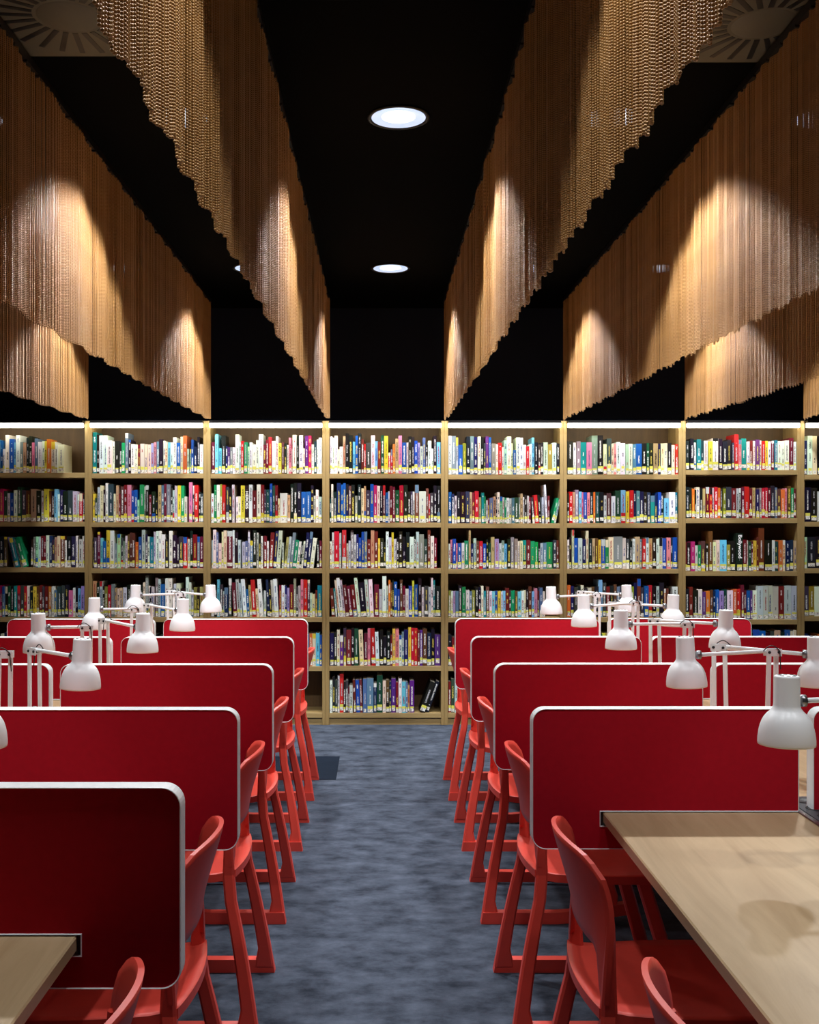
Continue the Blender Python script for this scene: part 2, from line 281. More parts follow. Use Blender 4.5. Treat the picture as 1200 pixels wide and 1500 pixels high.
# ------------------------------------------------------------------ books
# rows as read from the shelves: colour letter, spine width and height in pixels, /lean in degrees, _n a gap
ROWS={
(3,0):"w4.55 w3.53 w5.56 e3.36 w5.39 t4.55 k5.59 k6.56 c4.47 b4.56 k5.59 m4.50 r3.43 d8.45 w6.56 c4.47 m5.47 D5.56 y6.55 r4.31 r3.36 o4.44 t5.51 p5.56 b7.46 l3.45 k5.55 k4.54 b5.48 L4.45 l4.40 s4.52 k4.42 w5.48 w3.37 k5.55 c6.46",
(3,1):"D2.36 w3.56 k5.45 v6.58 b3.56 b4.58 v4.56 n4.54 k5.56 g4.40 k5.56 e4.50 t3.54 d6.47 b5.56 M5.55 w4.54 k4.54 n4.55 b4.44 w2.46 m4.54 m4.53 D6.47 r6.55 k6.55 k4.45 d3.46 w3.46 n6.55 l10.46 n4.50 r2.42 d5.44 k5.54 k5.54",
(3,2):"w3.39 l3.53 r7.54 l3.52 _1 r6.56 l3.36 l3.41 g4.56 l4.50 v3.50 b4.45 b4.54 s4.54 m5.42 t5.56 m5.55 y3.44 k5.44 k3.38 w4.54 l4.46 y3.53 l4.43 k3.45 k5.54 k5.46 k5.53 w6.46 k3.48 l4.53 g7.50 d5.43 n4.56 w5.47 m4.44 _5",
(3,3):"m5.42/-4 T3.42/-5 e3.54/-6 w5.57/-6 l3.54/-6 m6.47/-6 m5.45/-6 m7.47/-6 w5.57/-6 k8.50/-5 l5.55/-4 w6.55/-3 m7.48 l5.40 w6.59 l3.46 o3.54 n3.50 k2.54 b5.51 b4.41 n4.54 m4.45 l5.41 b5.46 y3.53 b6.47 k5.56 w4.44 d6.46 l4.44 w3.57 T3.54 k8.45",
(3,4):"v6.48 k4.48 e4.53 P5.45 d4.55 m7.52 k4.55 D6.55 e6.53/-2 m5.47 p4.55 r6.55/-2 w5.50/-2 k5.52 k5.43 k5.50 m3.45 y4.54 p5.55 w4.45 s3.50 v6.53 y4.56 r4.56 r5.55 m3.52 P4.52 n6.55 v6.48 k5.54 P8.45",
(3,5):"w4.47 k4.52 d4.47 l3.54 r6.57 k3.46 d4.48 m2.37 l5.40 m4.48/-2 b6.48/-2 n4.48/-2 s6.50 s10.50 v5.43 D9.55 e5.47 n5.48 v3.45 P7.50 m4.45 w5.50 c6.46 s3.45 t3.40 P7.47 _7 k8.47/20 k6.47/20 _18",
(2,0):"m6.46 c5.58 c5.38 k6.56 v3.40 P4.39 g4.39 w4.38 w6.57 l3.46 r4.48 G6.46 i3.40 w4.46 w6.43 w4.49 w7.58 m4.42 m4.50 r5.54 w6.48 w4.55 y5.45 n4.46 k4.45 w3.42 p4.53 m2.43 w6.57 k4.55 w6.56 w3.37 P5.56 M5.56 w4.43 D4.47 w3.50 w5.53",
(2,1):"w4.43 G4.55 w5.56 O3.56 r5.55 d5.52 k4.50 l4.56 _2 w3.38 w4.38 y6.55 k6.55 w5.56 m6.47 w6.56 m5.55 d3.48 D5.48 b4.57 D4.54 m4.55 e3.35 w11.43 t4.41 k5.56 k5.58 k6.58 b7.45 b7.45 k4.55 l3.40 w4.48 l5.38",
(2,2):"l3.41 w5.57 s3.53 e5.37 e3.54 e5.55 m9.55 w3.56 k5.53 l4.42 _2 l5.39 s4.40 w3.56 s5.41 k5.56 w3.53 k4.50 w3.47 _1 m5.48 w3.40 m6.53/3 v5.55/4 l6.55/4 l3.38 t4.45/5 l4.46/5 g5.52/6 G6.41/6 w4.39/6 k3.40/6 w3.40/6 v5.52/6 v5.54/6 w6.44/7 _5 k4.40 m4.40",
(2,3):"k5.50 k4.45 c4.55 d5.47 l2.38 v6.43 d5.56 m6.50/-3 l5.55/-3 l3.50/-3 w6.55/-4 b4.40/-3 t4.47/-3 r6.55/-3 e4.41/-3 w6.55/-4 l4.38 v4.55/-3 k3.50/-3 l4.54/-3 w6.55/-3 m4.46 w5.46 v3.45 L4.43 m6.47 g4.57 d3.44 l4.46 p4.55 r6.55 d4.54 w3.35 e5.34 m3.40 T7.46",
(2,4):"v5.46 k4.45 w4.50 d6.44 m5.46 k4.50 s5.45 n4.44 w5.48 k6.47 g4.44 b5.45 e4.50 r5.46 k6.48 t4.45 v5.47 w4.44 k5.50 d6.45 l4.46 m5.44 k4.47 y4.45 s5.46 k5.49 P4.45 b5.47 o4.48 e5.48 c5.48 b3.46",
(1,0):"T6.60 k4.57 w6.56 w6.56 w7.48 w4.46 k7.48 k3.46 G5.45 s5.59 k4.50 w5.43 w5.43 m4.42 e6.43 e5.43 e5.43 L4.44 p4.46 s4.47 k6.50 w3.48 e4.45 c4.45 w4.45 w5.53 b6.45 e4.54 o6.55 l3.36 G3.36 b4.49 v5.39 k4.53 w5.43",
(1,1):"y4.42 D3.35 l4.52 e5.54 k3.48 w4.58 d8.56 e3.42 t4.54 m3.42 n5.53 m5.55 p6.55 b4.47 b5.47 i3.33 G7.55 l2.52 k5.54 m4.40 k6.45 k3.35 t5.55 s4.54 m4.56 g6.55 d3.50 l3.47 l4.54 y5.54 G5.53 l4.38 _3 p5.58 d3.54 r6.54 k3.45 d4.42",
(1,2):"k2.44 d5.45 m4.53 c4.44 b5.40 y5.56 w6.55 g4.37 i5.50 d4.45 g3.40 w3.48 n3.50 n4.53 n4.52 o5.39 b5.46 l5.56 v3.50 w3.46 T6.46 l3.54 w4.55 w4.55 w5.50 k5.43 _1 w5.55 k6.49 k3.45 d6.47 r6.46 e4.43 k4.55 m6.50 s4.46 m5.47",
(1,3):"t5.52 k4.50 l4.52 k3.45 O4.45 r4.47 g5.48 t3.42 e3.42 e4.42 _1 w5.43 k6.47 l5.44 n4.45 k6.46 e3.50 g4.60 w2.45 k2.44 l4.45 _1 g4.57 l3.55 b6.48 w4.56 w5.56 _2 w4.48 e5.49 k7.42 w4.58 w3.50 l3.40 O5.43 k3.42 t5.44",
(0,0):"w6.50 s4.46 b5.52 e5.45 k4.48 w5.46 c5.50 w4.44 b5.47 w3.35 w6.56 b7.50 c3.45 w6.55 g4.46 t5.45 k4.52 k5.54 p4.45 s5.50 w6.46 w4.46 y3.46 o6.50 w6.46 w4.42 w9.42 _31",
(0,1):"k5.44 m4.46 d5.45 w4.42 v5.46 t4.44 n5.45 k5.46 M6.48 d5.45 w4.42 b6.42 w5.46 D6.51 d6.46 n8.46 t8.48 k7.45 w4.45 y7.48 n3.45 k5.45 c4.48 w4.40 v5.46 k6.45 d7.46 l7.45 w3.40 r5.42 k3.40",
(0,2):"s5.45 k5.44 w4.45 D5.46 m5.44 t4.45 k6.46 b5.45 k7.46 n5.45 L3.45/-12 T6.44/-13 w3.42/-15 G7.45/-16 _5 k3.40 g4.44 i4.45 l3.45 m5.46 m4.46 w4.47 v5.46 d4.40 t4.44 e4.46 n7.46 w3.40 k8.45 v6.46 w3.47 d2.45 l5.41 w4.46",
(0,3):"k5.45 s5.46 n5.45 D4.44 w4.45 k5.46 v5.45 c5.45 M4.46 s4.45 k4.45 D4.45 k5.45 T5.46 m5.46 d5.46 r4.45 w5.45 k5.45 y5.45 n4.45 m4.46 d3.45 m6.45 o5.45 w4.45 s4.40 d7.45 d5.46 k5.47 p6.39 w4.42 k4.45 c5.42 L5.45",
(4,0):"w5.56 g7.56 l4.54 b7.44 O6.46 k6.56 s6.56 v6.55 w5.56 k5.55 d3.46 P5.56 b4.55 g7.46 w4.45 r6.46 w3.40 i5.50 w7.56 e3.46 b5.36 w6.54 w5.54 w5.44 r5.42 w4.45 c4.54 k6.47 d4.44 k5.46 l7.47 O7.45 l7.46 k4.45",
(4,1):"b5.46 v4.43 l4.40 k5.46 k8.46 d6.47 t4.45 m4.45 r6.47 t4.38 T4.45 G3.39 l3.34 m2.36 s6.37 t4.39 k2.38 w4.45 G4.39 l3.38 G3.38 w4.37 l4.37 s4.37 D7.38 g2.38 t4.44 w2.38 k4.42 l3.40 m3.38 d4.38/-4 r6.42/-4 k4.42/-4 l4.38 w3.57/-3 m3.40 _2 G4.37/12 i3.36/12 _5",
(4,2):"w3.37 p3.42 b5.44 p2.38 b6.38 w4.38 G6.41 t3.57 v4.37 l4.45 n4.41 r5.40 b5.37 k3.43 D4.38 t5.46 L6.44 l4.37 g4.41 c4.36 k5.44 g5.46 g5.44 w3.40 e4.41 T5.42 m6.42 G6.40 G5.39 k3.38 l4.37 s5.38 G9.39 d5.42 n4.42",
(4,3):"O4.39 w3.38 L4.38 s5.38 k5.46 G6.45 w6.40 s4.38 O5.39 k5.44 k4.44 w4.46 T4.38 n5.45 w4.38 c5.38 b4.38 y5.38 w3.38 c4.38 m6.43 d3.40 G6.39 n4.38 c6.38 w4.38 e3.40 k4.41 n5.45 c4.38 p5.42 m3.38 s5.44 w4.38 _22",
(5,0):"k9.48 w5.47 g6.48 T9.47 p8.47 g9.57 k8.58 e5.45 d7.53 e4.45 p4.45 w6.48 w7.46 i5.45 w6.45 s5.44 b9.45 k7.46 D4.46 k6.46 t7.46 v4.45 e5.46 e5.46 k6.46 e5.43 r4.44",
(5,1):"k3.44 r5.46 t4.45 g5.48 c4.46 p3.45 b5.45 p4.45 k5.45 o3.45 D6.45 k6.45 l4.40 n7.44 w6.40 D8.47 c7.48 y5.47 r6.48 v4.47 s5.47 v6.46 k5.46 d5.45 T6.40 v4.42 b5.45 k4.43 c7.36 w9.45 T4.45",
(5,2):"w3.42 k4.46 e3.57 b6.45 l6.45 v5.43 e4.56 k5.44 t4.45 n5.45 y4.42 b6.43 G5.42 e7.46 g13.47 l5.45 d5.43 k4.40 w4.44 t7.47 s3.43 r5.44 w4.46 t5.45 k6.45 w4.44 l5.45 b6.45 p6.46 v3.45 b7.46",
(5,3):"o5.47 v4.45 d5.44 k4.45 w4.47 k5.42 e5.43 n4.44 k5.45 c5.55 d5.50 m5.45 k5.46 n4.48 s4.45 d8.46 k6.45 O4.45 v4.50 n5.56 d4.44 b6.46 r5.47 k5.45 l4.45 k6.50 o3.42 n3.42 _5 w7.45",
(6,0):"k6.43 k5.46 w4.40 T6.45 D4.43 w6.43 y6.42 w8.46 k5.46 k7.42 k6.44 d3.40 r6.52 p4.44 T7.46 w4.42 m5.43 w3.42 P6.44 w3.43 r5.43 y4.43 w4.42 m4.43 T4.43 w6.42 w4.43 w6.43 m6.47 w4.41",
(6,1):"k5.46 k4.45 o4.43 k2.42 w5.45 k4.44 t4.44 m5.46 r4.44 l3.44 r5.46 o4.45 d3.44 O4.44 d8.46 m7.44 l4.44 d3.44 m4.46 r7.46 m5.44 t4.45 v5.43 g3.44 r5.44 r4.45 m4.44 k6.48 s3.45 n5.43 o6.42 p3.44 n5.47 G4.44 m4.44",
(6,2):"m2.42 k5.42 M6.43 l4.38 G5.38 n6.44 k4.40 n6.58 e5.42 e5.45 c10.45 O5.39 k8.44 k10.56 m6.46 w2.45 D4.43 m3.44 y5.45 n3.50 n8.63 k10.46 w4.45 D6.43 o6.45 e4.45 v6.45 v5.45 t4.45",
(6,3):"k5.44 m5.48 k7.43 w6.44 P5.40 o6.42 n4.43 v3.42 b5.44 L6.42 D5.44 w8.42 o5.44 r6.44 m4.50 m4.43 b5.42 P3.42 w6.43 l8.49 l7.49 l7.49 l8.49 m8.48 l9.49 l7.49",
(7,0):"v4.50 w6.57 e6.57 k5.56 v5.50 w4.48 k5.55 b4.50 m5.46 w6.52 T4.48 k4.50 e5.46 r5.48 w5.54 d5.48 b4.46 w4.50 k6.52 y4.46 P5.48 w5.50 l4.46 k5.52 c4.48 w5.50 m4.46 d4.48",
(7,1):"k8.50 k8.50 l8.44 w5.46 m5.46 k5.44 d5.46 b5.45 t4.46 k5.48 w4.45 n5.46 v5.44 r5.47 k5.46 g4.44 D5.46 k5.48 e4.44 s5.46 k5.45 m4.46 w5.48 o4.44 d5.46 k5.45",
(7,2):"i4.46 k9.46 k7.47 r4.44 w5.46 d5.45 b5.46 k6.44 t4.45 m5.46 w4.46 k5.45 G4.44 v5.47 l5.45 k5.46 n5.44 e4.45 r5.46 s5.45 k5.46 w4.44 D5.46 d5.45 y4.46 k5.44",
(7,3):"d5.44 O6.44 w12.43 k5.44 m5.45 s5.46 w5.44 b5.45 k5.46 t4.44 n5.45 d5.46 w4.45 k6.44 r5.46 v5.45 l4.44 k5.46 D5.45 e4.44 m5.46 k5.45 c4.44 k5.46",
(6,4):"k5.45 n5.46 d5.48 w4.46 m5.44 k5.47 v5.46 t4.45 k5.46 s5.46 l4.44 k6.46 m5.45 e4.46 k5.47 r5.44 d4.45 k5.50 b9.54 b8.53 k6.50 d5.52 t8.53 k5.50 b7.54 b4.52 w4.53",
}
rgen=random.Random(11)
def filler(seed,n=33,gap=0):
    r=random.Random(seed); s=' '.join('%s%d.%d'%(r.choice('kkkkddvvwwlemrnbstgDPcoy'),r.choice((4,5,5,5,6)),r.randint(42,50)) for _ in range(n))
    return s+(' _%d'%gap if gap else '')
for i in (0,1,4,5,7): ROWS[(i,4)]=filler(100+i)
for i in (0,4,6,7): ROWS[(i,5)]=filler(200+i,24,40)
for i in (-1,8):
    for k in range(5): ROWS[(i,k)]=filler(300+i*10+k)
PAL={'w':(232,232,226),'e':(226,214,180),'y':(222,200,60),'k':(22,22,25),'d':(58,60,64),'g':(128,130,130),'l':(192,198,196),'r':(190,28,36),
 'm':(108,24,36),'n':(100,58,42),'o':(214,112,46),'t':(184,154,112),'b':(24,80,164),'v':(24,32,78),'c':(110,186,220),'s':(92,122,148),'G':(22,140,84),
 'D':(24,66,54),'O':(138,134,44),'T':(16,128,134),'p':(220,126,150),'P':(92,44,128),'L':(158,146,190),'M':(182,28,96),'i':(166,214,180)}
CNAME={'w':'white','e':'cream','y':'yellow','k':'black','d':'charcoal','g':'grey','l':'light grey','r':'red','m':'maroon','n':'brown','o':'orange','t':'tan',
 'b':'blue','v':'navy','c':'pale blue','s':'slate blue','G':'green','D':'dark green','O':'olive','T':'teal','p':'pink','P':'purple','L':'lavender','M':'magenta','i':'mint green'}
LIGHT=set('wleyctipL')
class BB:       # collects book geometry with colours and uvs
    def __init__(s): s.v=[]; s.f=[]; s.mi=[]; s.col=[]; s.ink=[]; s.uv=[]
    def poly(s, M, pts, faces, mi, col=(1,1,1,1), ink=(1,1,1,1), uvs=None):
        o=len(s.v)
        for p in pts:
            q=M@Vector(p) if M else Vector(p); s.v.append((q.x,q.y,q.z))
        for k,f in enumerate(faces):
            s.f.append([i+o for i in f]); s.mi.append(mi); s.col.append(col); s.ink.append(ink)
            s.uv.append(uvs[k] if uvs and uvs[k] else [(9,9)]*len(f))
    def mesh(s,name,mats):
        me=bpy.data.meshes.new(name); me.from_pydata(s.v,[],s.f)
        for m in mats: me.materials.append(m)
        me.polygons.foreach_set('material_index',s.mi)
        ca=me.color_attributes.new('Col','FLOAT_COLOR','CORNER'); ia=me.color_attributes.new('Ink','FLOAT_COLOR','CORNER'); ul=me.uv_layers.new(name='UVMap')
        cc=[];ii=[];uu=[]
        for f,c,k,u in zip(s.f,s.col,s.ink,s.uv):
            for j in range(len(f)): cc+=c; ii+=k; uu+=u[j]
        ca.data.foreach_set('color',cc); ia.data.foreach_set('color',ii); ul.data.foreach_set('uv',uu); me.update(); return me
BOXF=[(3,2,1,0),(4,5,6,7),(0,1,5,4),(1,2,6,5),(2,3,7,6),(3,0,4,7)]
def boxp(x0,x1,y0,y1,z0,z1): return [(x0,y0,z0),(x1,y0,z0),(x1,y1,z0),(x0,y1,z0),(x0,y0,z1),(x1,y0,z1),(x1,y1,z1),(x0,y1,z1)]
def cover(bb,M,bk):
    wd,h,D=bk['w'],bk['h'],bk['D']; c=min(.0016,wd*.15); t=min(.0022,wd*.14); hx=wd/2
    plan=[(-hx,D),(-hx,c),(-hx+c,0),(hx-c,0),(hx,c),(hx,D),(hx-t,D),(hx-t,t+.002),(-hx+t,t+.002),(-hx+t,D)]
    n=10; pts=[(x,y,0) for x,y in plan]+[(x,y,h) for x,y in plan]
    fs=[tuple(range(n-1,-1,-1)),tuple(range(n,2*n))]+[(i,(i+1)%n,n+(i+1)%n,n+i) for i in range(n) if i!=2]
    bb.poly(M,pts,fs,0,bk['col'],bk['ink'])
    z1,z2=h*bk['t0'],h*bk['t1']; xa,xb=-hx+c,hx-c; ro=bk['seed']
    sp=[(xa,0,0),(xb,0,0),(xa,0,z1),(xb,0,z1),(xa,0,z2),(xb,0,z2),(xa,0,h),(xb,0,h)]
    bb.poly(M,sp,[(0,1,3,2)],0,bk['foot'],bk['ink'])
    u=bk['ts']; bb.poly(M,sp,[(2,3,5,4)],0,bk['col'],bk['ink'],[[(-.5*u,z1+ro),(.5*u,z1+ro),(.5*u,z2+ro),(-.5*u,z2+ro)]])
    bb.poly(M,sp,[(4,5,7,6)],0,bk['head'],bk['ink'])
def pages(bb,M,bk):
    wd,h,D=bk['w'],bk['h'],bk['D']; t=min(.0022,wd*.14)
    bb.poly(M,boxp(-wd/2+t,wd/2-t,t+.002,D-.003,.0015,h-.0035),BOXF,1)
def spine_label(bb,M,bk):
    lw=bk['w']*bk['lw']/2; z=bk['lz']
    bb.poly(M,boxp(-lw,lw,-.0006,.0002,z,z+.024),BOXF,2); bb.poly(M,boxp(-lw*1.02,lw*1.02,-.0009,.0002,z+.024,z+.024+bk['ly']),BOXF,3)
books=[]
for (bay,row),s in sorted(ROWS.items()):
    toks=[]
    for tk in s.split():
        if tk[0]=='_': toks.append(['_',float(tk[1:]),0,0]); continue
        m=re.match(r'([A-Za-z])(\d+)\.(\d+)(?:/(-?\d+))?$',tk); toks.append([m[1],float(m[2]),float(m[3]),float(m[4] or 0)])
    tot=sum(t[1]/math.cos(math.radians(t[3])) for t in toks); avail=IN_W-.006; gaps=0; prev=0
    h_of=lambda t: t[2]*PX
    extra=0
    for a,c in zip(toks,toks[1:]):      # room for a lean to open or close
        da=c[3]-a[3]
        if a[0]!='_' and c[0]!='_' and da<0: extra+=min(h_of(a),h_of(c))*math.tan(math.radians(-da))*.96
    if toks[0][3]<0: extra+=h_of(toks[0])*math.tan(math.radians(-toks[0][3]))
    k=(avail-extra)/tot; x=bay_x(bay)+SIDE+.003; zb=zrow(SHELF_Y[bay][row])+.0004
    if toks[0][3]<0: x+=h_of(toks[0])*math.tan(math.radians(-toks[0][3]))
    for j,(c,wd,hp,lean) in enumerate(toks):
        W=wd*k
        if c=='_': x+=W; continue
        a=math.radians(lean); Wb=W-.0008
        base=srgb(*[max(4,min(248,q+rgen.randint(-14,14))) for q in PAL[c]])
        inkc=rgen.choice([(20,20,22),(20,20,22),(150,30,30),(30,50,120)]) if c in LIGHT else rgen.choice([(235,235,230),(235,235,230),(235,235,230),(220,200,90),(190,190,195)])
        two=rgen.random(); other=srgb(*PAL[rgen.choice('wkrbyles')])
        bk=dict(c=c,w=Wb,h=hp*PX+rgen.uniform(-.003,.003),D=rgen.uniform(.15,.215),col=base,ink=srgb(*inkc),lean=lean,bay=bay,row=row,j=j,
            t0=rgen.uniform(.22,.32),t1=rgen.uniform(.72,.93),seed=rgen.randint(1,900)*.05,ts=max(.6,Wb/.019*rgen.uniform(.8,1.25)),
            foot=other if two>.93 else base, head=other if two<.06 else base,
            lw=rgen.uniform(.62,.98),lz=rgen.choice((0,0,0,.006,.012))+rgen.uniform(.003,.009),ly=rgen.choice((.0015,.010,.013,.016,.019,.022)))
        # a leaning book pivots on the lower corner of the side it leans to
        yb=FRONT+.012+rgen.uniform(-.008,.012)
        if a>=0: piv=Vector((x+Wb*math.cos(a)+(Wb*0),yb,zb)); off=-Wb/2
        else: piv=Vector((x,yb,zb)); off=Wb/2
        if a>0:
            piv=Vector((x+W/math.cos(a),yb,zb))
        M=Matrix.Translation(piv)@Matrix.Rotation(a,4,'Y')@Matrix.Translation((off,0,0)) if lean else Matrix.Translation((x+W/2,yb,zb))
        bk['M']=M; books.append(bk)
        x+=W/math.cos(a)
        if j+1<len(toks) and toks[j+1][0]!='_':
            da=toks[j+1][3]-lean
            if da<0: x+=min(hp*PX,toks[j+1][2]*PX)*math.tan(math.radians(-da))*.96
rows_in_view=lambda b: 0<=b['bay']<=6 and (b['row']<3 or b['bay'] in (2,3,6) and b['row']==3 or b['bay']==3 or b['row']==3 and b['bay'] in (0,4)) and b['M'].translation.x>-2.72
TITLES={(6,2,13):('Bollywood',(250,250,250),.95,.34),(2,1,12):('HEROES',(250,250,244),.84,.37)}
order=sorted([b for b in books if rows_in_view(b)],key=lambda b:-b['w']*b['h']-((b['bay'],b['row'],b['j']) in TITLES))
single=order[:300]
for key in TITLES:
    for b in books:
        if (b['bay'],b['row'],b['j'])==key: b['title']=TITLES[key]; b['ts']=20; 
ids=set(id(b) for b in single)
SHELFN=['top shelf','second shelf','third shelf','fourth shelf','fifth shelf','bottom shelf']
byrow={}
for b in books: byrow.setdefault((b['bay'],b['row']),[]).append(b)
def size_word(b):
    wpx=b['w']/PX; hp=b['h']/PX
    a='very thick ' if wpx>8.4 else 'thick ' if wpx>6.6 else ''
    return a+('tall ' if hp>53 else 'short ' if hp<42 else '')
SHORTBAY={3:'aisle bay',2:'bay left of aisle',1:'second bay left of aisle',0:'third bay left of aisle',4:'bay right of aisle',5:'second bay right of aisle',6:'third bay right of aisle'}
used={}
def book_label(b):
    r=byrow[(b['bay'],b['row'])]; i=r.index(b); sz=size_word(b); cn=CNAME[b['c']]
    L=CNAME[r[i-1]['c']] if i else 'post'; R=CNAME[r[i+1]['c']] if i+1<len(r) else 'post'
    place='%s, %s'%(SHELFN[b['row']],SHORTBAY[b['bay']])
    opts=['%s%s book, %s, between %s and %s'%(sz,cn,place,L,R),'%s book, %s, between %s and %s'%(cn,place,L,R),'%s%s book, %s, beside %s'%(sz,cn,place,L),'%s book, %s, beside %s'%(cn,place,L)]
    opts=[o for o in opts if len(o.split())<=16]
    if (b['bay'],b['row'])==(6,3) and 19<=b['j']<=22: opts.insert(0,'%s of four matching grey volumes, %s'%(['first','second','third','fourth'][b['j']-19],place))
    if 'title' in b: opts.insert(0,'black book titled %s, %s'%(b['title'][0],place))
    return opts[0]
def text_mesh(txt,height):
    cu=bpy.data.curves.new('t','FONT'); cu.body=txt; cu.size=1; cu.offset=.025; o=bpy.data.objects.new('t',cu); COL.objects.link(o)
    dg=bpy.context.evaluated_depsgraph_get(); dg.update(); me=bpy.data.meshes.new_from_object(o.evaluated_get(dg)); bpy.data.objects.remove(o); bpy.data.curves.remove(cu)
    return me
BM=[BOOK,PAGES,LABW,LABY]
TITLEMAT={}
for b in single:
    bb=BB(); cover(bb,None,b); o=link('book',bb.mesh('book',[BOOK])); o.matrix_world=b['M']
    tag(o,book_label(b),'book','library books on the oak shelves')
    bb=BB(); pages(bb,None,b); link('pages',bb.mesh('pages',BM),o)
    bb=BB(); spine_label(bb,None,b); link('spine_label',bb.mesh('spine_label',BM),o)
    if 'title' in b:
        txt,colr,top,bot=b['title']; me=text_mesh(txt,1); xs=[v.co.x for v in me.vertices]; ys=[v.co.y for v in me.vertices]
        lx=max(xs)-min(xs); ly=max(ys)-min(ys); span=b['h']*(top-bot); thick=b['w']*.70
        for v in me.vertices:       # reads downwards along the spine
            px,py=(v.co.x-min(xs))/lx,(v.co.y-min(ys))/ly
            v.co=(-thick/2+py*thick,-.0008,b['h']*top-px*span)
        me.materials.clear(); me.materials.append(mat('title_print',srgb(*colr),.5,noise=((9,9,9),.02))); link('title',me,o)['label']='white title lettering '+txt
# the books past the three hundred that show largest
bb=BB()
for b in books:
    if id(b) in ids: continue
    cover(bb,b['M'],b); pages(bb,b['M'],b); spine_label(bb,b['M'],b)
tag(link('shelved_books',bb.mesh('shelved_books',BM)),'rows of slimmer mixed-colour library books filling the oak shelves','books',kind='stuff')

# ================================================================== chain curtains
def curtain_nodes():
    ng=bpy.data.node_groups.new('chain_strands','GeometryNodeTree')
    ng.interface.new_socket('Geometry',in_out='INPUT',socket_type='NodeSocketGeometry'); ng.interface.new_socket('Geometry',in_out='OUTPUT',socket_type='NodeSocketGeometry')
    N=ng.nodes.new; L=ng.links.new
    gi=N('NodeGroupInput'); go=N('NodeGroupOutput')
    ml=N('GeometryNodeMeshLine'); ml.inputs['Count'].default_value=STRAND_N; ml.inputs['Start Location'].default_value=(0,0,-BEAD_P*.5); ml.inputs['Offset'].default_value=(0,0,-BEAD_P)
    ico=N('GeometryNodeMeshIcoSphere'); ico.inputs['Radius'].default_value=BEAD_R; ico.inputs['Subdivisions'].default_value=2
    ss=N('GeometryNodeSetShadeSmooth'); L(ico.outputs['Mesh'],ss.inputs[0])
    ip=N('GeometryNodeInstanceOnPoints'); L(ml.outputs[0],ip.inputs['Points']); L(ss.outputs[0],ip.inputs['Instance'])
    rz=N('GeometryNodeRealizeInstances'); L(ip.outputs[0],rz.inputs[0])
    sm=N('GeometryNodeSetMaterial'); sm.inputs['Material'].default_value=GOLD; L(rz.outputs[0],sm.inputs[0])
    na=N('GeometryNodeInputNamedAttribute'); na.data_type='FLOAT_VECTOR'; na.inputs['Name'].default_value='strand_scale'
    ip2=N('GeometryNodeInstanceOnPoints'); L(gi.outputs[0],ip2.inputs['Points']); L(sm.outputs[0],ip2.inputs['Instance']); L(na.outputs['Attribute'],ip2.inputs['Scale'])
    L(ip2.outputs[0],go.inputs[0]); return ng
BEAD_P,BEAD_R,STRAND_N=.0066,.0036,144
NG=curtain_nodes(); STRAND_L=BEAD_P*STRAND_N
CURT=[(-2.11,-2.10,'above the post two bays left of the aisle bay'),(-1.225,-1.265,'above the post one bay left of the aisle bay'),(-.355,-.407,'above the left post of the aisle bay'),
      (.505,.50,'above the right post of the aisle bay'),(1.375,1.40,'above the post one bay right of the aisle bay'),(2.26,2.28,'above the post two bays right of the aisle bay'),(3.125,3.14,'above the post three bays right of the aisle bay')]
RAIL_Z=CEIL-.012
for ci,(xf,xn,where) in enumerate(CURT):
    r=random.Random(40+ci); Y0,Y1=.55,7.9
    t=thing('chain_curtain','pleated gold chain curtain '+where,'curtain',(xf,Y1,RAIL_Z-.03),0,'gold chain curtains under the ceiling')
    ang=math.atan2(xn-xf,Y1-Y0)      # plan angle of the rail
    b=MB(); b.bar((0,.02,.012),(xn-xf,Y0-Y1-.02,.012),.03,.022); b.build('track',BLKMETAL,t)
    pts=[];sc_=[]; y=0.0; ph=r.uniform(0,6); lam=.052; acc=0; ph2=r.uniform(0,6); last=None
    step=.0008; sgap=.0095; amp=.006
    while y<Y1-Y0:
        lam+=r.gauss(0,.0006); lam=max(.034,min(.085,lam)); ph2+=2*PI*step/(.33+.1*math.sin(y*1.7+ci)); amp+=r.gauss(0,.00025); amp=max(.003,min(.0095,amp))
        ph+=2*PI*step/lam; xo=amp*math.sin(ph)+.007*math.sin(ph2)
        p=(xf+(xn-xf)*y/(Y1-Y0)+xo-xf, -y-.004*math.sin(2*ph), 0)
        if last is not None: acc+=math.hypot(p[0]-last[0],p[1]-last[1])
        last=p
        if acc>=sgap:
            acc-=sgap; pts.append(p); fr=y/(Y1-Y0)
            hem=2.252-.055*fr-.012*(1-math.exp(-fr*8))+.006*math.sin(ph2+1)+.005*math.cos(ph)+r.uniform(-.002,.002)
            sc_.append(((1,1,(RAIL_Z-.03-hem)/STRAND_L)))
        y+=step
    me=bpy.data.meshes.new('chain_strands'); me.from_pydata(pts,[],[]); at=me.attributes.new('strand_scale','FLOAT_VECTOR','POINT')
    at.data.foreach_set('vector',[q for s in sc_ for q in s]); me.materials.append(GOLD)
    o=link('chain_strands',me,t); o['kind']='stuff'; md=o.modifiers.new('strands','NODES'); md.node_group=NG
    b=MB()
    for k in range(int((Y1-Y0)/.13)):
        yy=-.06-k*.13; xx=(xn-xf)*(-yy)/(Y1-Y0); b.cbox(xx-.013,xx+.013,yy-.006,yy+.006,-.010,.002,.002)
    b.build('gliders',BLKMETAL,t)['kind']='stuff'

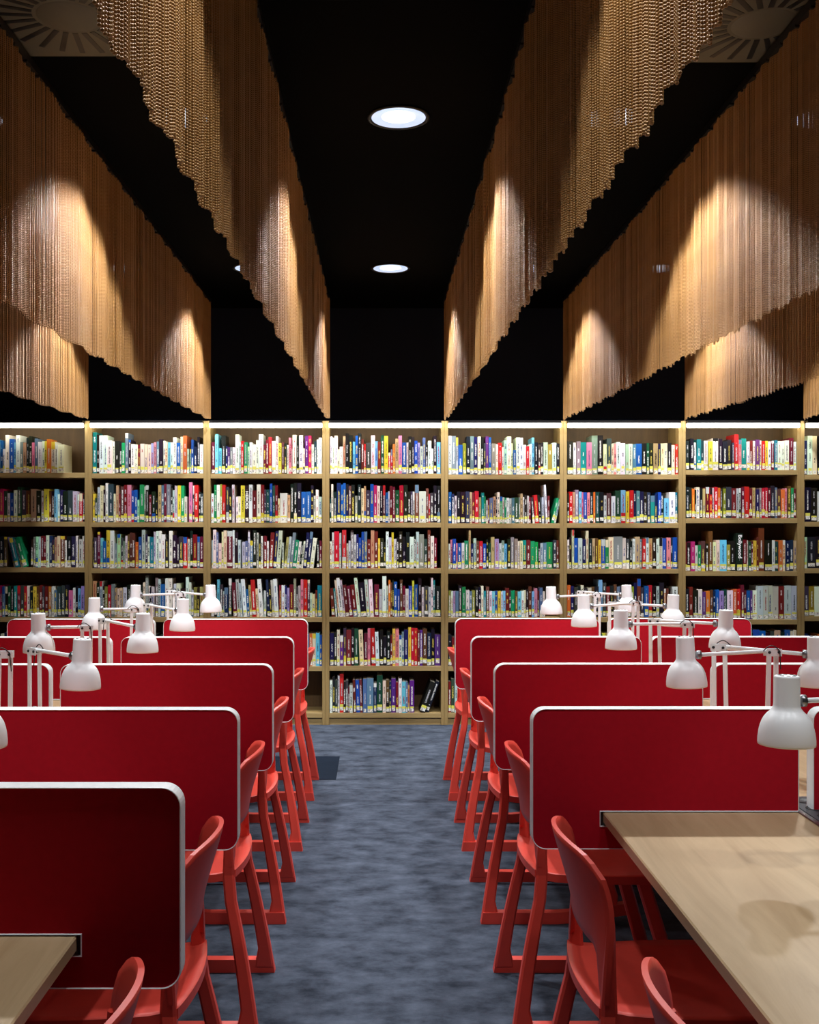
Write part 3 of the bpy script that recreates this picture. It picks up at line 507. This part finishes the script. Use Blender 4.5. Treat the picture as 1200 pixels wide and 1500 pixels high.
# ================================================================== ceiling downlights
def downlight(x,y,label):
    t=thing('downlight',label,'ceiling light',(x,y,CEIL),0,'round downlights in the black ceiling')
    b=MB(); b.lathe([(.116,0),(.128,-.001),(.130,-.006),(.122,-.010),(.115,-.008),(.112,-.002)],40); b.build('trim_ring',BLKMETAL,t)
    b=MB(); b.lathe([(.112,-.006),(.106,-.003),(.070,-.0015)],40); b.build('reflector',REFRING,t)['label']='reflector ring with its own painted-in glow'
    b=MB(); b.lathe([(.070,-.0016),(.04,-.004),(.001,-.005)],32); b.build('lens',LENS,t)
    ld=bpy.data.lights.new('downlight_lamp','SPOT'); ld.energy=SPOT_W[y]; ld.color=SPOT_COL; ld.spot_size=math.radians(116); ld.spot_blend=.22; ld.shadow_soft_size=.05
    lo=bpy.data.objects.new('downlight_lamp',ld); COL.objects.link(lo); lo.location=(0,0,-.03); lo.parent=t
CH={0:'the channel over the aisle',-1:'the channel left of the aisle channel',-2:'the second channel left of the aisle channel',1:'the channel right of the aisle channel',2:'the second channel right of the aisle channel',3:'the third channel right of the aisle channel'}
for k in range(-2,4):
    for y,w_ in ((7.03,'nearest the bookcase'),(4.45,'second from the bookcase'),(1.80,'third from the bookcase')):
        downlight(-.812 if k==-1 else .09+.8765*k,y,'round downlight in %s, %s'%(CH[k],w_))

# ================================================================== swirl diffusers
def diffuser(x,y,label):
    t=thing('air_diffuser',label,'air vent',(x,y,CEIL),0,'swirl air diffusers in the ceiling')
    b=MB(); b.cbox(-.3,.3,-.3,.3,-.006,0,.002); b.build('plate',VENT,t)
    sl=MB(); sl.box(.118,.272,-.0095,.0095,-.0072,-.005); sm=sl.mesh('slot',BLKMETAL)
    for k in range(24): link('slot',sm,t,rot=(0,0,2*PI*k/24+.1))
    b=MB(); b.lathe([(.105,-.006),(.10,-.008),(.001,-.009)],32); b.build('centre_disc',VENT,t)
diffuser(-1.02,3.57,'square grey swirl diffuser between the curtains left of the aisle')
diffuser(1.30,3.62,'square grey swirl diffuser between the curtains right of the aisle')

# ================================================================== bench tables
TOPT=.733; TTH=.028
NEARB='the bench beside the floor panel'; FARB='the bench opposite the floor panel'
def bench(x0,x1,cx,label,y0=.85,y1=6.42):
    t=thing('bench_table',label,'table',(cx,y0,0),0,'long wooden reading benches')
    b=MB(); b.cbox(x0-cx,x1-cx,0,y1-y0,TOPT-TTH,TOPT,.003); b.build('tabletop',TABLE,t)
    for ly in (.35,2.15,3.95,5.2):
        for sx,dx in ((-1,.30),(1,.30)):
            b=MB(); b.bar((sx*.12,ly,TOPT-TTH),(sx*dx,ly,.0),.05,.03); b.build('leg',LEGGREY,t)
        b=MB(); b.box(-.33,.33,ly-.02,ly+.02,TOPT-TTH-.03,TOPT-TTH); b.build('crossbar',LEGGREY,t)
    b=MB(); b.box(-.02,.02,.2,y1-y0-.2,TOPT-TTH-.06,TOPT-TTH-.03); b.build('beam',LEGGREY,t)
    return t
def power_strip(parent,x,y,L=.42):
    b=MB(); b.cbox(x-.05,x+.05,y-L/2,y+L/2,TOPT,TOPT+.004,.0015); p=b.build('power_strip',STEEL,parent); p['label']='brushed metal power strip'
    b=MB(); b.cbox(x-.036,x+.036,y-L/2+.014,y+L/2-.014,TOPT+.003,TOPT+.006,.001); b.build('socket_panel',SOCKET,p)
    for k in range(4):
        b=MB(); yy=y-L/2+.06+k*(L-.12)/3; b.lathe([(.022,0),(.022,.002),(.019,.002),(.018,.0005)],20,(x,yy,TOPT+.006),cap1=True); b.build('socket',CABLE,p)
tl=bench(-1.675,-.528,-1.10,'long pale wooden reading bench beside the dark floor panel')
tr=bench(.572,1.70,1.136,'long pale wooden reading bench across the aisle from floor panel')
for t,cx,xx in ((tl,-1.10,-1.093),(tr,1.136,1.112)):
    for y in (2.72,3.61,4.52,5.43): power_strip(t,xx-cx,y-.85-.02,.34)

# ================================================================== desk dividers
def rpoly(corners):      # [(x,z,r)] -> rounded polygon, counter-clockwise
    out=[]; n=len(corners)
    for i,(x,z,r) in enumerate(corners):
        p=Vector((x,z)); a=Vector(corners[i-1][:2]); c=Vector(corners[(i+1)%n][:2])
        if r<=0: out.append((x,z)); continue
        u=(a-p).normalized(); v=(c-p).normalized(); p0=p+u*r; p1=p+v*r; cc=p+(u+v)*r
        a0=math.atan2(p0.y-cc.y,p0.x-cc.x); a1=math.atan2(p1.y-cc.y,p1.x-cc.x); d=(a1-a0+PI)%(2*PI)-PI
        for k in range(9): q=a0+d*k/8; out.append((cc.x+r*math.cos(q),cc.y+r*math.sin(q)))
    return out
def inset(poly,d):
    n=len(poly); out=[]
    for i in range(n):
        p=Vector(poly[i]); a=(p-Vector(poly[i-1])).normalized(); c=(Vector(poly[(i+1)%n])-p).normalized()
        na=Vector((-a.y,a.x)); nc=Vector((-c.y,c.x)); m=(na+nc); k=m.length_squared
        m=m/k*2 if k>1e-6 else na
        q=p+m*d; out.append((q.x,q.y))
    return out
PZ0,PZ1=.640,.995
def divider(y,outer,inner,edge,label):
    # outer = x of the aisle end, inner = x of the end over the bench, edge = x of the bench edge
    s=1 if inner>outer else -1; L=abs(inner-outer); e=abs(edge-outer)-.007
    P=[(0,PZ0,.035),(e+.14,PZ0,0),(e+.14,TOPT-TTH-.006,0),(e,TOPT-TTH-.006,0),(e,TOPT+.002,0),(L,TOPT+.002,0),(L,PZ1,.03),(0,PZ1,.035)]
    poly=rpoly(P); ins=inset(poly,.0024); th=.044
    t=thing('desk_divider',label,'divider',(outer,y,0),0,'red felt desk dividers with white edging')
    X=lambda pl:[(s*x,z) for x,z in pl]
    b=MB(); pl=X(ins); b.prism_xz(pl if s>0 else pl[::-1],-.0195,.0195); me=fix_normals(b.mesh('felt_panel',RED)); link('felt_panel',me,t)['label']='crimson felt panel'
    b=MB(); n=len(poly); O=X(poly); I=X(ins); h=th/2; c=.003; M_=X(inset(poly,.0008))
    rings=[(I,-h+.001),(M_,-h),(O,-h+c),(O,h-c),(M_,h),(I,h-.001)]
    vs=[(x,yy,z) for r_,yy in rings for x,z in r_]; fs=[]
    for k in range(6):
        for i in range(n): fs.append((k*n+i,k*n+(i+1)%n,((k+1)%6)*n+(i+1)%n,((k+1)%6)*n+i))
    b.add(vs,fs); me=fix_normals(b.mesh('edge_trim',TRIM)); link('edge_trim',me,t)['label']='white edge trim'
    b=MB(); x0,x1=sorted((s*(e+.0005),s*(e+.0065))); b.box(x0,x1,-.018,.018,TOPT-TTH-.005,TOPT+.001); b.build('slot_gap_shade',SLOT,t)  # dark box fills the open gap at the bench edge, standing in for shade
# rows from the bookcase towards the reader
RL=[(5.40,-.345,-1.070),(4.50,-.347,-1.069),(3.60,-.347,-1.058),(2.71,-.348,-1.055),(1.895,-.344,-1.055)]
RLo=[(5.40,-1.853,-1.115),(4.50,-1.853,-1.111),(3.60,-1.853,-1.093),(2.71,-1.85,-1.09)]
RR=[(5.43,.395,1.121),(4.52,.396,1.111),(3.615,.395,1.095),(2.72,.392,1.066)]
RRo=[(5.43,1.888,1.169),(4.52,1.885,1.152),(3.615,1.88,1.130),(2.72,1.88,1.101)]
for rows,edge,side,bn in ((RL,-.528,'aisle side',NEARB),(RLo,-1.675,'far side',NEARB),(RR,.572,'aisle side',FARB),(RRo,1.70,'far side',FARB)):
    for i,(y,a,c) in enumerate(rows):
        divider(y+.02,a,c,edge,'%s red divider from the bookcase, %s of %s'%(ORD[i] if i else 'first',side,bn))

# ================================================================== chairs (moulded side frames on skids, facing +x)
def make_chair():
    t=thing('skid_chair','','chair')
    HW=.235                       # skid spacing /2
    # seat
    def seat_pt(u,v,under):       # u lateral -1..1, v rear..front 0..1
        hw=.185+.03*math.sin(min(1,v*1.6)*PI/2)-.03*max(0,v-.82)/.18*(abs(u)**3)
        x=.075+.41*v-.02*(1-u*u)*(1-v)+(-.03*abs(u)**4 if v>.9 else 0)
        z=.452-.016*math.sin(PI*min(1,v*1.1))*(1-abs(u)**2.5)-.018*max(0,(v-.75)/.25)**2+.012*max(0,(.18-v)/.18)**2
        if under: z-=.022
        return (x,u*hw,z)
    nu,nv=14,14; b=MB(); vs=[];fs=[]
    for un in (0,1):
        for j in range(nv+1):
            for i in range(nu+1): vs.append(seat_pt(-1+2*i/nu,j/nv,un))
    S=(nu+1)*(nv+1); idx=lambda un,i,j: un*S+j*(nu+1)+i
    for j in range(nv):
        for i in range(nu):
            fs.append((idx(0,i,j),idx(0,i,j+1),idx(0,i+1,j+1),idx(0,i+1,j))); fs.append((idx(1,i,j),idx(1,i+1,j),idx(1,i+1,j+1),idx(1,i,j+1)))
    b.add(vs,fs,0,True); rim=[]
    for i in range(nu): rim.append((idx(0,i,0),idx(0,i+1,0),idx(1,i+1,0),idx(1,i,0))); rim.append((idx(0,i,nv),idx(1,i,nv),idx(1,i+1,nv),idx(0,i+1,nv)))
    for j in range(nv): rim.append((idx(0,0,j),idx(1,0,j),idx(1,0,j+1),idx(0,0,j+1))); rim.append((idx(0,nu,j),idx(0,nu,j+1),idx(1,nu,j+1),idx(1,nu,j)))
    for f in rim: b.f.append(list(f)); b.m.append(0); b.sm.append(False)
    link('seat',fix_normals(b.mesh('seat',CHAIR)),t)
    # backrest shell
    def side_hw(z): q=(z-.45)/.33; return .196-.010*q+.012*math.sin(PI*max(0,min(1,q)))
    def lerp(T,z):
        for (z0,a0),(z1,a1) in zip(T,T[1:]):
            if z<=z1: f=max(0,(z-z0)/(z1-z0)); return a0+(a1-a0)*f
        return T[-1][1]
    SX=[(.45,.082),(.52,.085),(.592,.090),(.64,.094),(.68,.092),(.715,.083),(.75,.070),(.79,.056)]
    CX=[(.45,.070),(.52,.068),(.592,.062),(.643,.051),(.69,.037),(.72,.028),(.763,.015),(.79,.009)]
    def smooth(T,z): return sum(lerp(T,z+d) for d in (-.02,-.01,0,.01,.02))/5
    def side_x(z): return smooth(SX,z)
    def mid_x(z): return smooth(CX,z)
    def back_pt(u,v,layer):
        au=abs(u); k=max(0,(au-.62)/.38); zt=.786-.022*au**2-.034*k**4; e=max(0,min(1,(au-.68)/.2)); e=e*e*(3-2*e); zb=.575-.10*e
        z=zb+(zt-zb)*v; q=(z-.45)/.33
        hw=side_hw(z); xb=side_x(z)
        c_=mid_x(z); x=c_+(xb-c_)*u*u
        th=.010
        return (x+(th if layer else 0), u*hw, z)
    nu,nv=22,12; b=MB(); vs=[];fs=[]
    for un in (0,1):
        for j in range(nv+1):
            for i in range(nu+1): vs.append(back_pt(-1+2*i/nu,j/nv,un))
    S=(nu+1)*(nv+1); idx=lambda un,i,j: un*S+j*(nu+1)+i
    for j in range(nv):
        for i in range(nu):
            fs.append((idx(0,i,j),idx(0,i+1,j),idx(0,i+1,j+1),idx(0,i,j+1))); fs.append((idx(1,i,j),idx(1,i,j+1),idx(1,i+1,j+1),idx(1,i+1,j)))
    b.add(vs,fs,0,True); rim=[]
    for i in range(nu): rim.append((idx(0,i,0),idx(1,i,0),idx(1,i+1,0),idx(0,i+1,0))); rim.append((idx(0,i,nv),idx(0,i+1,nv),idx(1,i+1,nv),idx(1,i,nv)))
    for j in range(nv): rim.append((idx(0,0,j),idx(0,0,j+1),idx(1,0,j+1),idx(1,0,j))); rim.append((idx(0,nu,j),idx(1,nu,j),idx(1,nu,j+1),idx(0,nu,j+1)))
    for f in rim: b.f.append(list(f)); b.m.append(0); b.sm.append(False)
    link('backrest',fix_normals(b.mesh('backrest',CHAIR)),t)
    # side frames: rear leg, front leg, skid (bent up at the front)
    def loft(secs):               # secs: (x0,x1,z,yc,th) quads stacked
        b=MB(); vs=[]
        for x0,x1,z,yc,th in secs:
            c=.006
            vs+=[(x0+c,yc-th/2,z),(x1-c,yc-th/2,z),(x1,yc-th/2+c,z),(x1,yc+th/2-c,z),(x1-c,yc+th/2,z),(x0+c,yc+th/2,z),(x0,yc+th/2-c,z),(x0,yc-th/2+c,z)]
        fs=[tuple(range(7,-1,-1)),tuple(range(len(vs)-8,len(vs)))]
        for k in range(len(secs)-1):
            for i in range(8): fs.append((k*8+i,k*8+(i+1)%8,k*8+8+(i+1)%8,k*8+8+i))
        b.add(vs,fs,0,False); return b
    for s in (-1,1):
        Y=lambda z: s*(HW-(HW-.192)*max(0,min(1,z/.45)))
        secs=[]
        for k in range(9):
            z=.02+.475*k/8; f=z/.45; xr=.0+.088*f-.006*math.sin(PI*min(1,f)); wd=.044-.012*f
            if z<.07: wd+=.02*(1-(z-.02)/.05)**2
            if z>.43: continue
            secs.append((xr,xr+wd,z,s*(HW-(HW-.184)*f),.034-.006*f))
        for k in range(8):        # the rear leg runs on up into the side of the back
            z=.45+.22*k/7; f=k/7; x0=side_x(z)-.004
            secs.append((x0,x0+.034-.020*f,z,s*(side_hw(z)-.014),.027-.006*f))
        link('leg',fix_normals(loft(secs).mesh('leg',CHAIR)),t)
        secs=[]
        for k in range(9):
            z=.05+.385*k/8; f=z/.45; xr=.535-.135*f; wd=.046-.006*f
            if z<.10: wd+=.0; xr-=.02*(1-(z-.05)/.05)**2; wd+=.02*(1-(z-.05)/.05)**2
            secs.append((xr-wd,xr,z,Y(z),.034-.010*f))
        link('leg',fix_normals(loft(secs).mesh('leg',CHAIR)),t)
        b=MB(); top=[];bot=[]
        for k in range(13):
            x=.555*k/12; up=max(0,(x-.30))*math.tan(math.radians(8)); bot.append((x,up)); top.append((x+(.008 if k==0 else -.006 if k==12 else 0),up+.042))
        b.prism_xz(bot+top[::-1],s*HW-.017,s*HW+.017); me=fix_normals(b.mesh('skid',CHAIR)); link('skid',me,t)
    return t
proto=make_chair(); first=True
CY=[5.99,5.09,4.20,3.30,2.40,1.56]
for side,x,rz,bn in ((1,.382,0,FARB),(-1,-.333,PI,NEARB)):
    for i,y in enumerate(CY):
        o=proto if first else copy_tree(proto); first=False
        o.location=(x,y,0); o.rotation_euler=(0,0,rz)
        tag(o,'%s red plastic chair from the bookcase at %s'%(ORD[i] if i else 'first',bn),'chair','red skid-base chairs along the aisle')

# ================================================================== desk lamps
SHADE=[(.0005,.146),(.0225,.146),(.0256,.1445),(.0262,.141),(.0273,.084),(.0288,.077),(.0335,.071),(.0400,.065),(.0455,.058),(.0500,.050),(.0540,.039),(.0568,.027),(.0585,.013),(.0588,.004),(.0584,0),(.0568,0),(.0565,.010),(.0548,.027),(.0515,.041),(.046,.053),(.036,.065)]
m_shade=MB(); m_shade.lathe(SHADE,36); m_shade=fix_normals(m_shade.mesh('shade',WHITE))
m_hole=MB()
for k in range(8):
    a=2*PI*k/8; m_hole.lathe([(.0042,.1458),(.0042,.1464)],8,(.0165*math.cos(a),.0165*math.sin(a),0),cap1=True)
m_hole=m_hole.mesh('vent_holes',HOLE)
m_knob=MB(); m_knob.lathe([(.013,0),(.013,.010),(.009,.014)],16,M=Matrix.Rotation(PI/2,4,'Y'),cap0=True,cap1=True); m_knob=m_knob.mesh('shade_joint',STEEL)
m_base=MB(); m_base.lathe([(.052,0),(.053,.003),(.052,.012),(.046,.017),(.015,.020),(.014,.034),(.001,.035)],28,cap0=True); m_base=m_base.mesh('base',WHITE)
def lamp(sx,sy,ex,ey,zsh,label,rl):
    zb=TOPT+.0075; dx,dy=sx-ex,sy-ey; L=math.hypot(dx,dy); az=math.atan2(dy,dx)
    t=thing('desk_lamp',label,'lamp',(ex,ey,zb),az,'white jointed desk lamps')       # local +x points to the shade
    link('base',m_base,t)
    ze=zsh+.092-zb+rl.uniform(-.004,.012)          # elbow height
    zj=zsh+.092-zb
    b=MB()
    for yo in (0,): 
        b.bar((-.014,-.008,.03),(-.016,-.008,ze),.0125,.007); b.bar((.020,.008,.03),(.013,.008,ze-.004),.0125,.007)
    b.build('lower_arm',WHITE,t)
    b=MB(); b.tube([(.0,0,.035),(.0,0,.16)],.006,8); 
    for k in range(16): b.lathe([(.0065,0),(.0078,.002),(.0065,.004)],10,(0,0,.045+k*.0065))
    b.build('spring',STEEL,t)
    e=MB(); e.cbox(-.026,.022,-.011,-.009,ze-.012,ze+.010,.0008); e.cbox(-.026,.022,.009,.011,ze-.012,ze+.010,.0008); el=e.build('elbow',WHITE,t)
    e=MB()
    for px in (-.016,.013): e.lathe([(.0042,-.014),(.0042,.014)],10,(px,0,ze),M=Matrix.Rotation(PI/2,4,'X'),cap0=True,cap1=True)
    e.build('screws',HOLE,el)
    b=MB(); b.tube([(-.02,0,ze+.004),(L-.038,0,zj)],.0058,10); b.build('upper_arm',WHITE,t)
    sh=link('shade',m_shade,t,(L,0,zsh-zb),(0,rl.uniform(-.03,.05),rl.uniform(0,1))); link('vent_holes',m_hole,sh)
    link('shade_joint',m_knob,t,(L-.041,0,zj))
    c=MB(); pts=[(-.018+.05*k/8,.013*(1 if k<5 else .9),ze+.004+.016*math.sin(PI*k/8)) for k in range(9)]; c.tube([(-.022,.010,ze-.05)]+pts,.0016,6); c.build('cable',CABLE,t)
rl=random.Random(5)
SETS=[(FARB,'aisle side',[(.940,5.80,1.19,5.82,.991),(.954,4.96,1.195,4.98,1.0),(.918,4.05,1.172,4.07,.998),(.912,3.17,1.17,3.19,.986),(.867,2.28,1.13,2.30,.993)]),
 (FARB,'far side',[(1.348,5.80,1.13,5.93,1.0),(1.36,4.96,1.12,5.10,1.0),(1.311,4.06,1.085,4.20,.998),(1.301,3.18,1.06,3.33,.985)]),
 (NEARB,'aisle side',[(-.893,5.80,-1.13,5.92,1.0),(-.897,4.97,-1.085,5.12,.98),(-.88,4.05,-1.065,4.21,.986),(-.872,3.17,-1.057,3.33,.98),(-.843,2.28,-1.06,2.44,.99)]),
 (NEARB,'far side',[(-1.30,5.80,-1.055,5.80,1.0),(-1.303,4.97,-1.12,4.99,.985),(-1.272,4.06,-1.10,4.08,.985),(-1.30,3.17,-1.102,3.19,.985)])]
for bn,side,ls in SETS:
    for i,(sx,sy,ex,ey,zs) in enumerate(ls):
        lamp(sx,sy,ex,ey,zs,'%s white lamp from the bookcase, over %s of %s'%(ORD[i] if i else 'first',side,bn),rl)
